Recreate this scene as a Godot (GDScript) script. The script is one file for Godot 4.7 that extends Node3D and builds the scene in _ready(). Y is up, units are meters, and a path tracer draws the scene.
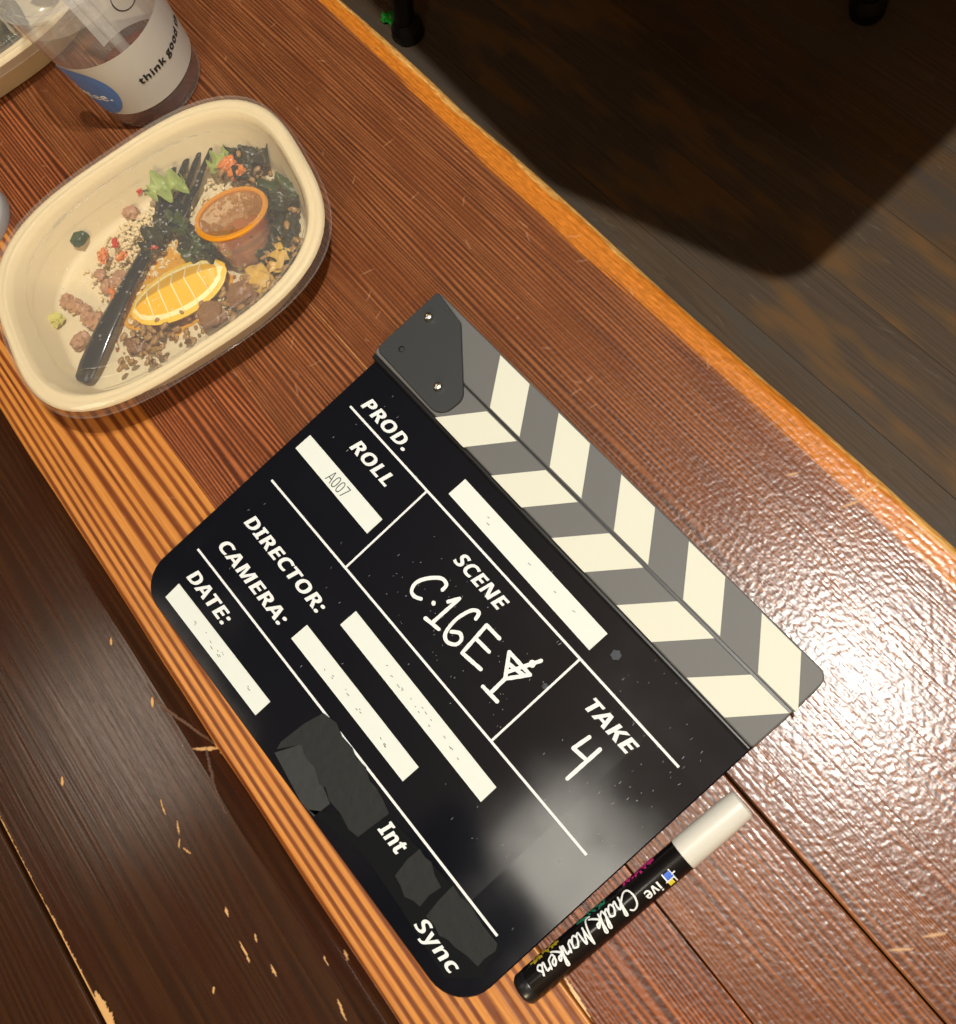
extends Node3D

# ---------------------------------------------------------------- geometry collector
class Geo:
	var v := PackedVector3Array()
	var uv := PackedVector2Array()

	func tri(a: Vector3, b: Vector3, c: Vector3) -> void:
		v.append(a); v.append(b); v.append(c)

	func quad(a: Vector3, b: Vector3, c: Vector3, d: Vector3) -> void:
		tri(a, b, c); tri(a, c, d)

	func flip(from: int) -> void:
		for i in range(from, v.size(), 3):
			var t := v[i + 1]
			v[i + 1] = v[i + 2]
			v[i + 2] = t

	func fix(from: int) -> void:
		if v.size() <= from:
			return
		var o := v[from]
		var vol := 0.0
		for i in range(from, v.size(), 3):
			vol += (v[i] - o).dot((v[i + 1] - o).cross(v[i + 2] - o))
		if vol < 0.0:
			flip(from)

	func loft(rings: Array, cap0 := true, cap1 := true) -> Geo:
		var from := v.size()
		for k in rings.size() - 1:
			var p: PackedVector3Array = rings[k]
			var q: PackedVector3Array = rings[k + 1]
			var n := p.size()
			for i in n:
				var j := (i + 1) % n
				quad(p[i], p[j], q[j], q[i])
		if cap0:
			fan(rings[0], true)
		if cap1:
			fan(rings[-1], false)
		fix(from)
		return self

	func fan(p: PackedVector3Array, rev: bool) -> void:
		var c := Vector3.ZERO
		for a in p:
			c += a
		c /= p.size()
		for i in p.size():
			var j := (i + 1) % p.size()
			if rev:
				tri(c, p[j], p[i])
			else:
				tri(c, p[i], p[j])

	func tube(path: Array, radii: Array, n := 8, flat := 1.0) -> Geo:
		var rings := []
		var side := Vector3.ZERO
		for i in path.size():
			var d: Vector3 = (path[mini(i + 1, path.size() - 1)] - path[maxi(i - 1, 0)]).normalized()
			if side == Vector3.ZERO:
				side = d.cross(Vector3.UP if absf(d.y) < 0.9 else Vector3.RIGHT).normalized()
			side = (side - d * side.dot(d)).normalized()
			var up := side.cross(d)
			var r: float = radii[mini(i, radii.size() - 1)]
			var ring := PackedVector3Array()
			for k in n:
				var a := TAU * k / n
				ring.append(path[i] + side * cos(a) * r + up * sin(a) * r * flat)
			rings.append(ring)
		return loft(rings)

	func lathe(prof: Array, n := 48, cap0 := false, cap1 := false) -> Geo:
		var rings := []
		for p in prof:
			var ring := PackedVector3Array()
			for k in n:
				var a := TAU * k / n
				ring.append(Vector3(p.x * cos(a), p.y, p.x * sin(a)))
			rings.append(ring)
		return loft(rings, cap0, cap1)

	# polygon in x,z raised from y0 to y1 with a chamfer along its top edge
	func extrude(poly: PackedVector2Array, y0: float, y1: float, bevel := 0.0) -> Geo:
		var from := v.size()
		var n := poly.size()
		var area := 0.0
		for i in n:
			area += poly[i].cross(poly[(i + 1) % n])
		var s := 1.0 if area > 0 else -1.0
		var ins := PackedVector2Array()
		for i in n:
			var a := (poly[i] - poly[(i + n - 1) % n]).normalized()
			var b := (poly[(i + 1) % n] - poly[i]).normalized()
			var na := Vector2(-a.y, a.x) * s
			var nb := Vector2(-b.y, b.x) * s
			var m := (na + nb)
			m = m.normalized() / maxf(0.35, sqrt(maxf(0.0, (1.0 + na.dot(nb)) / 2.0)))
			ins.append(poly[i] + m * bevel)
		var lv := [[poly, y0], [poly, y1 - bevel], [ins, y1]] if bevel > 0.0 else [[poly, y0], [poly, y1]]
		for k in lv.size() - 1:
			for i in n:
				var j := (i + 1) % n
				var p: PackedVector2Array = lv[k][0]
				var q: PackedVector2Array = lv[k + 1][0]
				var ya: float = lv[k][1]
				var yb: float = lv[k + 1][1]
				quad(Vector3(p[i].x, ya, p[i].y), Vector3(p[j].x, ya, p[j].y), Vector3(q[j].x, yb, q[j].y), Vector3(q[i].x, yb, q[i].y))
		var top: PackedVector2Array = lv[-1][0]
		var ix := Geometry2D.triangulate_polygon(top)
		var side := v[from + 1] - v[from]
		for i in range(0, ix.size(), 3):
			var a := top[ix[i]]
			var b := top[ix[i + 1]]
			var c := top[ix[i + 2]]
			var ccw := (b - a).cross(c - a)
			if (ccw > 0.0) == (s > 0.0):
				tri(Vector3(a.x, y1, a.y), Vector3(b.x, y1, b.y), Vector3(c.x, y1, c.y))
				tri(Vector3(a.x, y0, a.y), Vector3(c.x, y0, c.y), Vector3(b.x, y0, b.y))
			else:
				tri(Vector3(a.x, y1, a.y), Vector3(c.x, y1, c.y), Vector3(b.x, y1, b.y))
				tri(Vector3(a.x, y0, a.y), Vector3(b.x, y0, b.y), Vector3(c.x, y0, c.y))
		fix(from)
		return self

	func box(c: Vector3, size: Vector3, bevel := 0.0) -> Geo:
		var h := size / 2
		return extrude(PackedVector2Array([Vector2(c.x - h.x, c.z - h.z), Vector2(c.x + h.x, c.z - h.z), Vector2(c.x + h.x, c.z + h.z), Vector2(c.x - h.x, c.z + h.z)]), c.y - h.y, c.y + h.y, bevel)

	# lumpy closed body
	func blob(c: Vector3, r: Vector3, noise: FastNoiseLite, amount: float, seed_at: float, turn := 0.0, nu := 20, nv := 13) -> Geo:
		var rings := []
		for j in range(1, nv):
			var th := PI * j / nv
			var ring := PackedVector3Array()
			for i in nu:
				var ph := TAU * i / nu
				var d := Vector3(sin(th) * cos(ph), cos(th), sin(th) * sin(ph))
				var k := 1.0 + amount * noise.get_noise_3d(d.x * 60 + seed_at, d.y * 60, d.z * 60 + seed_at * 0.37)
				ring.append(c + Basis(Vector3.UP, turn) * (d * r * k))
			rings.append(ring)
		return loft(rings)

	# crumpled leaf with both faces
	func leaf(c: Vector3, lx: float, lz: float, noise: FastNoiseLite, wave: float, seed_at: float, turn: float, thick := 0.0007, lift := 0.0) -> Geo:
		var from := v.size()
		var nx := 22
		var nz := 13
		var top := []
		for i in nx + 1:
			var row := []
			var s := float(i) / nx
			var w := lz * (0.12 + 0.88 * pow(sin(PI * clampf(s * 0.94 + 0.03, 0, 1)), 0.6)) * (1.0 + 0.35 * noise.get_noise_2d(s * 90 + seed_at, 7))
			for j in nz + 1:
				var t := float(j) / nz - 0.5
				var y := wave * noise.get_noise_2d(s * 70 + seed_at, t * 80) + wave * 0.8 * absf(t) * 2 * sin(s * 17 + seed_at + sign(t)) + lift * s
				row.append(c + Basis(Vector3.UP, turn) * Vector3((s - 0.5) * lx, y, t * w))
			top.append(row)
		var dn := Vector3(0, -thick, 0)
		for i in nx:
			for j in nz:
				quad(top[i][j], top[i][j + 1], top[i + 1][j + 1], top[i + 1][j])
				quad(top[i][j] + dn, top[i + 1][j] + dn, top[i + 1][j + 1] + dn, top[i][j + 1] + dn)
		for i in nx:
			quad(top[i][0], top[i + 1][0], top[i + 1][0] + dn, top[i][0] + dn)
			quad(top[i][nz], top[i][nz] + dn, top[i + 1][nz] + dn, top[i + 1][nz])
		fix(from)
		return self

	func subdivide(most: float) -> Geo:
		for pass_ in 4:
			var out := PackedVector3Array()
			var split := false
			for i in range(0, v.size(), 3):
				var p := [v[i], v[i + 1], v[i + 2]]
				var k := 0
				for e in 3:
					if p[e].distance_squared_to(p[(e + 1) % 3]) > p[k].distance_squared_to(p[(k + 1) % 3]):
						k = e
				var a: Vector3 = p[k]
				var b: Vector3 = p[(k + 1) % 3]
				var c: Vector3 = p[(k + 2) % 3]
				if a.distance_to(b) > most:
					var m := (a + b) / 2
					for q in [a, m, c, m, b, c]:
						out.append(q)
					split = true
				else:
					for q in [a, b, c]:
						out.append(q)
			v = out
			if not split:
				break
		return self

	func planar_uv(x0: float, z0: float, w: float, h: float) -> Geo:
		uv.resize(v.size())
		for i in v.size():
			uv[i] = Vector2((v[i].x - x0) / w, (v[i].z - z0) / h)
		return self

	func mesh(angle := 40.0) -> ArrayMesh:
		var n := v.size()
		var fn := PackedVector3Array()
		fn.resize(n / 3)
		var at := {}
		var keys := PackedInt64Array()
		keys.resize(n)
		for i in n:
			var p := v[i]
			var k := (int(roundf(p.x * 50000)) * 2000003 + int(roundf(p.y * 50000))) * 2000003 + int(roundf(p.z * 50000))
			keys[i] = k
			if not at.has(k):
				at[k] = PackedInt32Array()
			at[k].append(i / 3)
		for f in n / 3:
			fn[f] = (v[f * 3 + 1] - v[f * 3]).cross(v[f * 3 + 2] - v[f * 3])
		var lim := cos(deg_to_rad(angle))
		var ov := PackedVector3Array()
		var on := PackedVector3Array()
		var ou := PackedVector2Array()
		ov.resize(n); on.resize(n)
		if uv.size() == n:
			ou.resize(n)
		for f in n / 3:
			var base := fn[f].normalized()
			for c in 3:
				var i := f * 3 + c
				var sum := Vector3.ZERO
				for g in at[keys[i]]:
					if fn[g].normalized().dot(base) >= lim:
						sum += fn[g]
				var o: int = f * 3 + [0, 2, 1][c]
				ov[o] = v[i]
				on[o] = sum.normalized() if sum.length_squared() > 0 else base
				if uv.size() == n:
					ou[o] = uv[i]
		var a := []
		a.resize(Mesh.ARRAY_MAX)
		a[Mesh.ARRAY_VERTEX] = ov
		a[Mesh.ARRAY_NORMAL] = on
		if uv.size() == n:
			a[Mesh.ARRAY_TEX_UV] = ou
		var m := ArrayMesh.new()
		m.add_surface_from_arrays(Mesh.PRIMITIVE_TRIANGLES, a)
		return m

# ---------------------------------------------------------------- helpers
const TOP := 0.75            # height of the table top
var taken := {}
var noise := FastNoiseLite.new()
var rng := RandomNumberGenerator.new()
var M := {}

func numbered(called: String) -> String:
	var n: int = taken.get(called, 0)
	taken[called] = n + 1
	return called if n == 0 else "%s_%03d" % [called, n]

func tag(o: Node, label: String, category: String, group := "", kind := "") -> Node:
	if label: o.set_meta("label", label)
	if category: o.set_meta("category", category)
	if group: o.set_meta("group", group)
	if kind: o.set_meta("kind", kind)
	return o

func thing(called: String, label: String, category: String, at := Vector3.ZERO, turn := 0.0, group := "") -> Node3D:
	var o := Node3D.new()
	o.name = numbered(called)
	add_child(o)
	o.position = at
	o.rotation.y = turn
	tag(o, label, category, group)
	return o

func part(parent: Node, called: String, g: Geo, m: Material, angle := 40.0) -> MeshInstance3D:
	var o := MeshInstance3D.new()
	o.name = called if parent != self else numbered(called)
	o.mesh = g.mesh(angle)
	o.mesh.surface_set_material(0, m)
	parent.add_child(o, true)
	return o

func mat(c: Color, rough := 0.6, spec := 0.5, metal := 0.0) -> StandardMaterial3D:
	var m := StandardMaterial3D.new()
	m.albedo_color = c
	m.roughness = rough
	m.metallic_specular = spec
	m.metallic = metal
	return m

func pane(c: Color, rough := 0.05) -> StandardMaterial3D:
	var m := mat(c, rough, 0.5)
	m.transparency = BaseMaterial3D.TRANSPARENCY_ALPHA
	return m

func rgb(r: int, g: int, b: int) -> Color:
	return Color(r / 255.0, g / 255.0, b / 255.0)

func ring_se(a: float, b: float, e: float, y: float, n := 72) -> PackedVector3Array:
	var out := PackedVector3Array()
	for k in n:
		var t := TAU * k / n
		var c := cos(t)
		var s := sin(t)
		var k2 := pow(pow(absf(c), e) + pow(absf(s), e), -1.0 / e)
		out.append(Vector3(a * c * k2, y, b * s * k2))
	return out

func mm(list: Array) -> PackedVector2Array:   # flat list of millimetres -> points
	var out := PackedVector2Array()
	for i in range(0, list.size(), 2):
		out.append(Vector2(list[i], list[i + 1]) * 0.001)
	return out

func round_corners(p: PackedVector2Array, radii: Array, n := 8) -> PackedVector2Array:
	var out := PackedVector2Array()
	for i in p.size():
		var r: float = radii[i]
		var a := p[(i + p.size() - 1) % p.size()]
		var b := p[(i + 1) % p.size()]
		if r <= 0.0:
			out.append(p[i])
			continue
		var da := (a - p[i]).normalized()
		var db := (b - p[i]).normalized()
		var half := acos(clampf(da.dot(db), -1, 1)) / 2
		var t := r / tan(half)
		var c := p[i] + (da + db).normalized() * (r / sin(half))
		var s := p[i] + da * t - c
		var e := p[i] + db * t - c
		var ang := s.angle_to(e)
		for k in n + 1:
			out.append(c + s.rotated(ang * k / n))
	return out

# lettering fitted into a box: x to the right, y up, z out of the page
func letters(text: String, w: float, h: float, slant := 0.0, bold := true, depth := 0.0002, fat := 0.0, family := "Droid Sans") -> Geo:
	var f := SystemFont.new()
	f.font_names = PackedStringArray([family])
	f.font_weight = 700 if bold else 400
	var fv := FontVariation.new()
	fv.base_font = f
	fv.variation_embolden = fat
	var t := TextMesh.new()
	t.text = text
	t.font = fv
	t.font_size = 64
	t.pixel_size = 0.01
	t.depth = 0.05
	t.curve_step = 1.5
	t.horizontal_alignment = HORIZONTAL_ALIGNMENT_LEFT
	var a := t.get_mesh_arrays()
	var vs: PackedVector3Array = a[Mesh.ARRAY_VERTEX]
	var ix: PackedInt32Array = a[Mesh.ARRAY_INDEX]
	var lo := Vector3(1e9, 1e9, 1e9)
	var hi := -lo
	for i in vs.size():
		vs[i].x += vs[i].y * slant
		lo = lo.min(vs[i]); hi = hi.max(vs[i])
	var g := Geo.new()
	for i in range(0, ix.size(), 3):
		var p := []
		for k in [0, 2, 1]:
			var q := vs[ix[i + k]]
			p.append(Vector3((q.x - lo.x) / (hi.x - lo.x) * w, (q.y - lo.y) / (hi.y - lo.y) * h, (q.z - lo.z) / (hi.z - lo.z) * depth))
		g.tri(p[0], p[1], p[2])
	return g

func mapped(g: Geo, f: Callable) -> Geo:
	for i in g.v.size():
		g.v[i] = f.call(g.v[i])
	return g

# flat pen stroke with round ends following points in x,z
func stroke(g: Geo, pts: PackedVector2Array, width: float, y0: float, y1: float, smooth := true) -> void:
	var c := Curve2D.new()
	for i in pts.size():
		var a := pts[maxi(i - 1, 0)]
		var b := pts[mini(i + 1, pts.size() - 1)]
		var tan_ := (b - a) / 6.0 if smooth and i > 0 and i < pts.size() - 1 else Vector2.ZERO
		c.add_point(pts[i], -tan_, tan_)
	c.bake_interval = width * 0.4
	var q := c.get_baked_points()
	var left := PackedVector2Array()
	var right := PackedVector2Array()
	var n := q.size()
	for i in n:
		var d := (q[mini(i + 1, n - 1)] - q[maxi(i - 1, 0)]).normalized()
		var s := Vector2(-d.y, d.x) * width * 0.5 * (1.0 + 0.15 * noise.get_noise_2d(q[i].x * 9000, q[i].y * 9000))
		left.append(q[i] + s); right.append(q[i] - s)
	for i in n - 1:
		var from := g.v.size()
		var a := left[i]; var b := left[i + 1]; var e := right[i + 1]; var f := right[i]
		g.quad(Vector3(a.x, y1, a.y), Vector3(b.x, y1, b.y), Vector3(e.x, y1, e.y), Vector3(f.x, y1, f.y))
		if (g.v[from + 1] - g.v[from]).cross(g.v[from + 2] - g.v[from]).y < 0:
			g.flip(from)
	for w in 2:
		var e := q[0] if w == 0 else q[n - 1]
		var side := ((left[0] - q[0]) if w == 0 else (right[n - 1] - q[n - 1]))
		for k in 6:      # half-round end
			var a := e + side.rotated(PI * k / 6)
			var b := e + side.rotated(PI * (k + 1) / 6)
			var from := g.v.size()
			g.tri(Vector3(e.x, y1, e.y), Vector3(a.x, y1, a.y), Vector3(b.x, y1, b.y))
			if (g.v[from + 1] - g.v[from]).cross(g.v[from + 2] - g.v[from]).y < 0:
				g.flip(from)

# ---------------------------------------------------------------- wood textures
func field(w: int, h: int, sd: int, freq: float, stretch: int) -> PackedByteArray:
	var f := FastNoiseLite.new()
	f.seed = sd
	f.noise_type = FastNoiseLite.TYPE_SIMPLEX_SMOOTH
	f.frequency = freq
	f.fractal_octaves = 3
	var im := f.get_image(maxi(4, w / stretch), h)
	im.resize(w, h, Image.INTERPOLATE_CUBIC)
	im.convert(Image.FORMAT_L8)
	return im.get_data()

func lin3(c: Color) -> Vector3:
	return Vector3(c.r, c.g, c.b)

# grain running along x. p: light, dark, tint colours; phase(z') rings; amounts
func wood(w: int, h: int, wid: float, sd: int, p: Dictionary) -> Dictionary:
	var warp := field(w, h, sd, p.get("warp_freq", 0.012), p.get("warp_long", 26))
	var fiber := field(w, h, sd + 1, 0.32, 48)
	var fine := field(w, h, sd + 2, 0.45, 6)
	var patch := field(w, h, sd + 3, 0.02, 3)
	var bumps := field(w, h, sd + 4, p.get("peel", 0.11), 1)
	var rgb8 := PackedByteArray(); rgb8.resize(w * h * 3)
	var rgh := PackedByteArray(); rgh.resize(w * h)
	var hgt := PackedByteArray(); hgt.resize(w * h)
	var l := lin3(p.light) * 255.0
	var d := lin3(p.dark) * 255.0
	var t := lin3(p.tint) * 255.0
	var f1: float = p.f1
	var f2: float = p.f2
	var wa: float = p.warp
	var sharp: float = p.sharp
	var soft: float = p.get("soft", 2.2)
	var fa: float = p.fiber
	var pa: float = p.patch
	var r0: float = p.rough
	var peel: float = p.get("peel_amount", 0.5)
	var sap: Vector3 = lin3(p.get("sap", Color.BLACK)) * 255.0
	var sap_to: float = p.get("sap_to", -1.0)
	var bare: Vector3 = lin3(p.get("bare", Color.BLACK)) * 255.0
	var bare_to: float = p.get("bare_to", -1.0)
	for j in h:
		var z := (j + 0.5) / h * wid
		var ph := f1 * z + f2 * z * z
		for i in w:
			var k := j * w + i
			var wv := warp[k] / 255.0 - 0.5
			var pv := patch[k] / 255.0
			var r := ph + wv * wa
			r -= floorf(r)
			var ring := clampf((absf(r * 2.0 - 1.0) - sharp) * soft, 0.0, 1.0)          # 1 on the dark late-wood line
			var fb := fiber[k] / 255.0
			var fi := fine[k] / 255.0
			var q := clampf(ring * p.ring + (fb - 0.5) * fa + (fi - 0.5) * 0.25 * fa + 0.12, 0.0, 1.0)
			var c := l.lerp(d, q)
			var tp := clampf((pv - 0.45) * 3.0, 0.0, 1.0) * pa
			c = c.lerp(t, tp)
			var rr := r0 + (fb - 0.5) * 0.12 + (fi - 0.5) * 0.1
			if z < sap_to + 0.02:
				var e := clampf((sap_to + wv * 0.016 + (fb - 0.5) * 0.004 - z) / 0.0016, 0.0, 1.0)
				c = c.lerp(sap * (0.86 + 0.3 * fi - 0.1 * ring), e)
				if z < bare_to * 2.0:
					var e2 := clampf((bare_to * (0.25 + 1.4 * pv) - z) / 0.0010, 0.0, 1.0) * clampf(fi * 1.6, 0.3, 1.0)
					c = c.lerp(bare * (0.8 + 0.4 * fb), e2)
					rr += 0.25 * e2
			rgb8[k * 3] = int(clampf(c.x, 0, 255)); rgb8[k * 3 + 1] = int(clampf(c.y, 0, 255)); rgb8[k * 3 + 2] = int(clampf(c.z, 0, 255))
			rgh[k] = int(clampf(rr, 0.02, 1.0) * 255)
			hgt[k] = int(clampf(0.5 + (bumps[k] / 255.0 - 0.5) * peel + (fb - 0.5) * p.get("fiber_bump", 0.35) - ring * p.get("ring_bump", 0.1), 0, 1) * 255)
	return {"color": Image.create_from_data(w, h, false, Image.FORMAT_RGB8, rgb8), "rough": Image.create_from_data(w, h, false, Image.FORMAT_L8, rgh), "height": Image.create_from_data(w, h, false, Image.FORMAT_L8, hgt)}

# worn mark: a ragged streak where the finish is gone
func mark(maps: Dictionary, at: Vector2, length: float, width: float, ang: float, c: Color, px: float, wear := 0.6) -> void:
	var im: Image = maps.color
	var ro: Image = maps.rough
	var d := Vector2.from_angle(ang)
	var n := int(length * px * 2) + 2
	for i in n:
		var s := float(i) / (n - 1) - 0.5
		var w := width * px * (1.0 - 4.0 * s * s + 0.15) * (0.6 + 0.8 * absf(noise.get_noise_2d(i * 3.1 + at.x * 999, at.y * 999)))
		var ctr := at * px + d * s * length * px + d.orthogonal() * noise.get_noise_2d(i * 1.7, at.x * 777) * 0.7
		var m := maxi(1, int(ceil(w * 2)))
		for k in m:
			var q := ctr + d.orthogonal() * ((k + 0.5) / m - 0.5) * w
			var x := int(q.x)
			var y := int(q.y)
			if x < 0 or y < 0 or x >= im.get_width() or y >= im.get_height():
				continue
			im.set_pixel(x, y, im.get_pixel(x, y).lerp(c, wear * rng.randf_range(0.7, 1.0)))
			ro.set_pixel(x, y, Color.from_hsv(0, 0, 0.75))

func wood_mat(maps: Dictionary, relief: float, spec := 0.5) -> StandardMaterial3D:
	var m := StandardMaterial3D.new()
	m.albedo_texture = ImageTexture.create_from_image(maps.color)
	m.roughness = 1.0
	m.roughness_texture = ImageTexture.create_from_image(maps.rough)
	m.metallic_specular = spec
	m.heightmap_enabled = true
	m.heightmap_scale = relief
	m.heightmap_texture = ImageTexture.create_from_image(maps.height)
	return m

# plank along x; edges worn uneven; r0/r1 rounding of the two long edges
func plank(x0: float, x1: float, z0: float, z1: float, y: float, thick: float, r0: float, r1: float, jit0: float, jit1: float, tex_x: float, tex_w: float, n := 96, tight := false, cham := false) -> Geo:
	var rings := []
	for i in n + 1:
		var x := lerpf(x0, x1, float(i) / n)
		var a := z0 + jit0 * noise.get_noise_2d(x * 260, z0 * 900)
		var b := z1 + jit1 * noise.get_noise_2d(x * 260, z1 * 900)
		var ra := r0 * (1.0 + 0.5 * noise.get_noise_2d(x * 150, z0 * 700 + 50) if jit0 > 0 else 1.0)
		var rb := r1 * (1.0 + 0.5 * noise.get_noise_2d(x * 150, z1 * 700 + 50) if jit1 > 0 else 1.0)
		if tight:
			var o := smoothstep(0.10, 0.30, x)
			if r0 < 0.004:
				a -= 0.0007 * (1.0 - o) + jit0 * noise.get_noise_2d(x * 260, z0 * 900) * (1.0 - o)
				ra *= 0.25 + 0.75 * o
			if r1 < 0.003:
				b += 0.0007 * (1.0 - o) - jit1 * noise.get_noise_2d(x * 260, z1 * 900) * (1.0 - o) - 0.0001
				rb *= 0.25 + 0.75 * o
		var ring := PackedVector3Array()
		ring.append(Vector3(x, y - thick, a))
		for k in 5:
			var t := PI / 2 * k / 4
			ring.append(Vector3(x, y - ra * 0.8 * (1.0 - k / 4.0) if k > 0 else y - ra * 0.95, a + ra * k / 4.0) if cham else Vector3(x, y - ra + ra * sin(t), a + ra - ra * cos(t)))
		for k in 5:
			var t := PI / 2 * k / 4
			ring.append(Vector3(x, y - rb + rb * cos(t), b - rb + rb * sin(t)))
		ring.append(Vector3(x, y - thick, b))
		rings.append(ring)
	return Geo.new().loft(rings).planar_uv(tex_x, z0, tex_w, z1 - z0)

# ---------------------------------------------------------------- scene
func _ready() -> void:
	noise.seed = 11
	noise.noise_type = FastNoiseLite.TYPE_SIMPLEX_SMOOTH
	noise.frequency = 0.02
	noise.fractal_octaves = 3
	rng.seed = 5

	var cam := Camera3D.new()
	cam.name = "camera"
	cam.fov = 56.294
	cam.near = 0.02
	add_child(cam)
	cam.transform = Transform3D(Basis(Vector3(0.61203, -0.25446, -0.74878), Vector3(-0.69805, 0.27115, -0.66272), Vector3(0.37167, 0.92829, -0.01167)).orthonormalized(), Vector3(0.2966, 1.2378, -0.0231))
	cam.current = true

	var env := Environment.new()
	env.background_mode = Environment.BG_COLOR
	env.background_color = Color(0.02, 0.016, 0.012)
	env.tonemap_mode = Environment.TONE_MAPPER_LINEAR
	env.tonemap_exposure = 1.0
	env.sdfgi_enabled = true
	env.ssao_enabled = true
	env.ssil_enabled = true
	var we := WorldEnvironment.new()
	we.name = "environment"
	we.environment = env
	add_child(we)

	pendant(Vector3(0.28, 2.15, -0.31), 2.15, Color(1.0, 0.988, 0.955), "bare warm pendant bulb hanging above the clapperboard")
	pendant(Vector3(1.9, 2.3, 1.7), 2.8, Color(1.0, 0.92, 0.78), "added unseen warm fill bulb hanging by the far corner")  # unseen fill lamp, added to lift the dark floor shadow
	light_panel(Vector3(0.20, 2.62, 0.37), Vector2(0.36, 0.26), 8.0, Color(1.0, 0.97, 0.91), "square frosted light panel hung above the wooden table")
	light_panel(Vector3(-0.85, 2.62, 1.10), Vector2(0.52, 0.46), 3.6, Color(1.0, 0.93, 0.84), "dim frosted light panel hung above the dark table")

	materials()
	print("materials"); room(); print("room")
	table(); print("table")
	clapperboard(); print("clapper")
	chalk_marker()
	takeout(); print("takeout")
	paper_cup()
	neighbours(); print("done")

func omni(at: Vector3, energy: float, c: Color, size: float) -> void:
	var l := OmniLight3D.new()
	l.name = numbered("bulb_light")
	l.position = at
	l.light_energy = energy
	l.light_color = c
	l.light_size = size
	l.omni_range = 12.0
	l.omni_attenuation = 2.0
	l.shadow_enabled = true
	add_child(l)

func pendant(at: Vector3, energy: float, c: Color, label: String) -> void:
	var t := thing("pendant_lamp", label, "lamp", at)
	var glow := mat(Color(1, 0.95, 0.85), 0.4)
	glow.emission_enabled = true
	glow.emission = c
	glow.emission_energy_multiplier = 6.0
	part(t, "bulb", Geo.new().lathe([Vector2(0.0005, -0.045), Vector2(0.02, -0.041), Vector2(0.036, -0.025), Vector2(0.042, 0.0), Vector2(0.036, 0.025), Vector2(0.02, 0.045), Vector2(0.014, 0.06)], 24, true, true), glow)
	var blk := mat(rgb(22, 20, 18), 0.5)
	part(t, "socket", Geo.new().lathe([Vector2(0.016, 0.058), Vector2(0.02, 0.062), Vector2(0.02, 0.10), Vector2(0.006, 0.11)], 20, true, true), blk)
	part(t, "cord", Geo.new().tube([Vector3(0, 0.105, 0), Vector3(0, 3.0 - at.y, 0)], [0.003], 6), blk)
	omni(at, energy, c, 0.02)

func light_panel(at: Vector3, size: Vector2, glow_level: float, c: Color, label: String) -> void:
	var t := thing("panel_lamp", label, "lamp", at)
	var glow := mat(Color(0.95, 0.93, 0.9), 0.6)
	glow.emission_enabled = true
	glow.emission = c
	glow.emission_energy_multiplier = glow_level * 0.3
	var blk := mat(rgb(60, 56, 52), 0.5)
	part(t, "diffuser", Geo.new().box(Vector3(0, 0.012, 0), Vector3(size.x, 0.02, size.y), 0.003), glow)
	part(t, "frame", Geo.new().box(Vector3(0, 0.032, 0), Vector3(size.x + 0.03, 0.02, size.y + 0.03), 0.002), blk)
	for k in [-1, 1]:
		part(t, "cord", Geo.new().tube([Vector3(size.x * 0.4 * k, 0.04, 0), Vector3(size.x * 0.4 * k, 3.0 - at.y, 0)], [0.003], 6), blk)
	var l := AreaLight3D.new()
	l.name = numbered("panel_light")
	l.position = at + Vector3(0, -0.004, 0)
	l.rotation.x = -PI / 2
	l.area_size = size
	l.light_energy = glow_level * 0.7 * size.x * size.y / PI
	l.light_color = c
	l.area_range = 12.0
	l.shadow_enabled = true
	add_child(l)

func materials() -> void:
	M.black_plastic = mat(rgb(10, 14, 22), 0.16, 0.5)
	var sm := FastNoiseLite.new()
	sm.seed = 8
	sm.frequency = 0.006
	sm.fractal_octaves = 4
	var sim := sm.get_image(512, 512, false, false, true)
	for px in 512:
		for py in 512:
			var q := sim.get_pixel(px, py).r
			sim.set_pixel(px, py, Color(0.08 + 0.11 * q * q, 0, 0))
	M.black_plastic.roughness = 1.0
	M.black_plastic.roughness_texture = ImageTexture.create_from_image(sim)
	M.black_plastic.uv1_triplanar = true
	M.black_plastic.uv1_scale = Vector3(4, 4, 4)
	M.black_edge = mat(rgb(14, 16, 19), 0.4, 0.5)
	M.stick = mat(rgb(98, 98, 97), 0.55, 0.4)
	M.cream = mat(rgb(205, 206, 191), 0.6, 0.4)
	M.hinge = mat(rgb(50, 53, 54), 0.5, 0.4)
	M.steel = mat(rgb(205, 198, 185), 0.25, 0.5, 1.0)
	M.print_white = mat(rgb(218, 222, 222), 0.55, 0.3)
	M.label = mat(rgb(212, 218, 212), 0.7, 0.3)
	M.ink = mat(rgb(40, 42, 44), 0.7, 0.3)
	M.tape = mat(rgb(44, 46, 46), 0.65, 0.2)
	M.tape_light = mat(rgb(56, 58, 58), 0.65, 0.2)
	var cn := NoiseTexture2D.new()
	cn.width = 256
	cn.height = 256
	cn.seamless = true
	cn.noise = FastNoiseLite.new()
	cn.noise.seed = 3
	cn.noise.frequency = 0.02
	for m in [M.tape, M.tape_light]:
		m.heightmap_enabled = true
		m.heightmap_scale = 0.06
		m.heightmap_texture = cn
		m.uv1_triplanar = true
		m.uv1_scale = Vector3(22, 22, 22)
	M.chalk = mat(rgb(222, 225, 224), 0.8, 0.2)
	M.smudge = mat(rgb(128, 132, 138), 0.8, 0.2)
	M.spot = mat(rgb(74, 78, 84), 0.8, 0.2)

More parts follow.
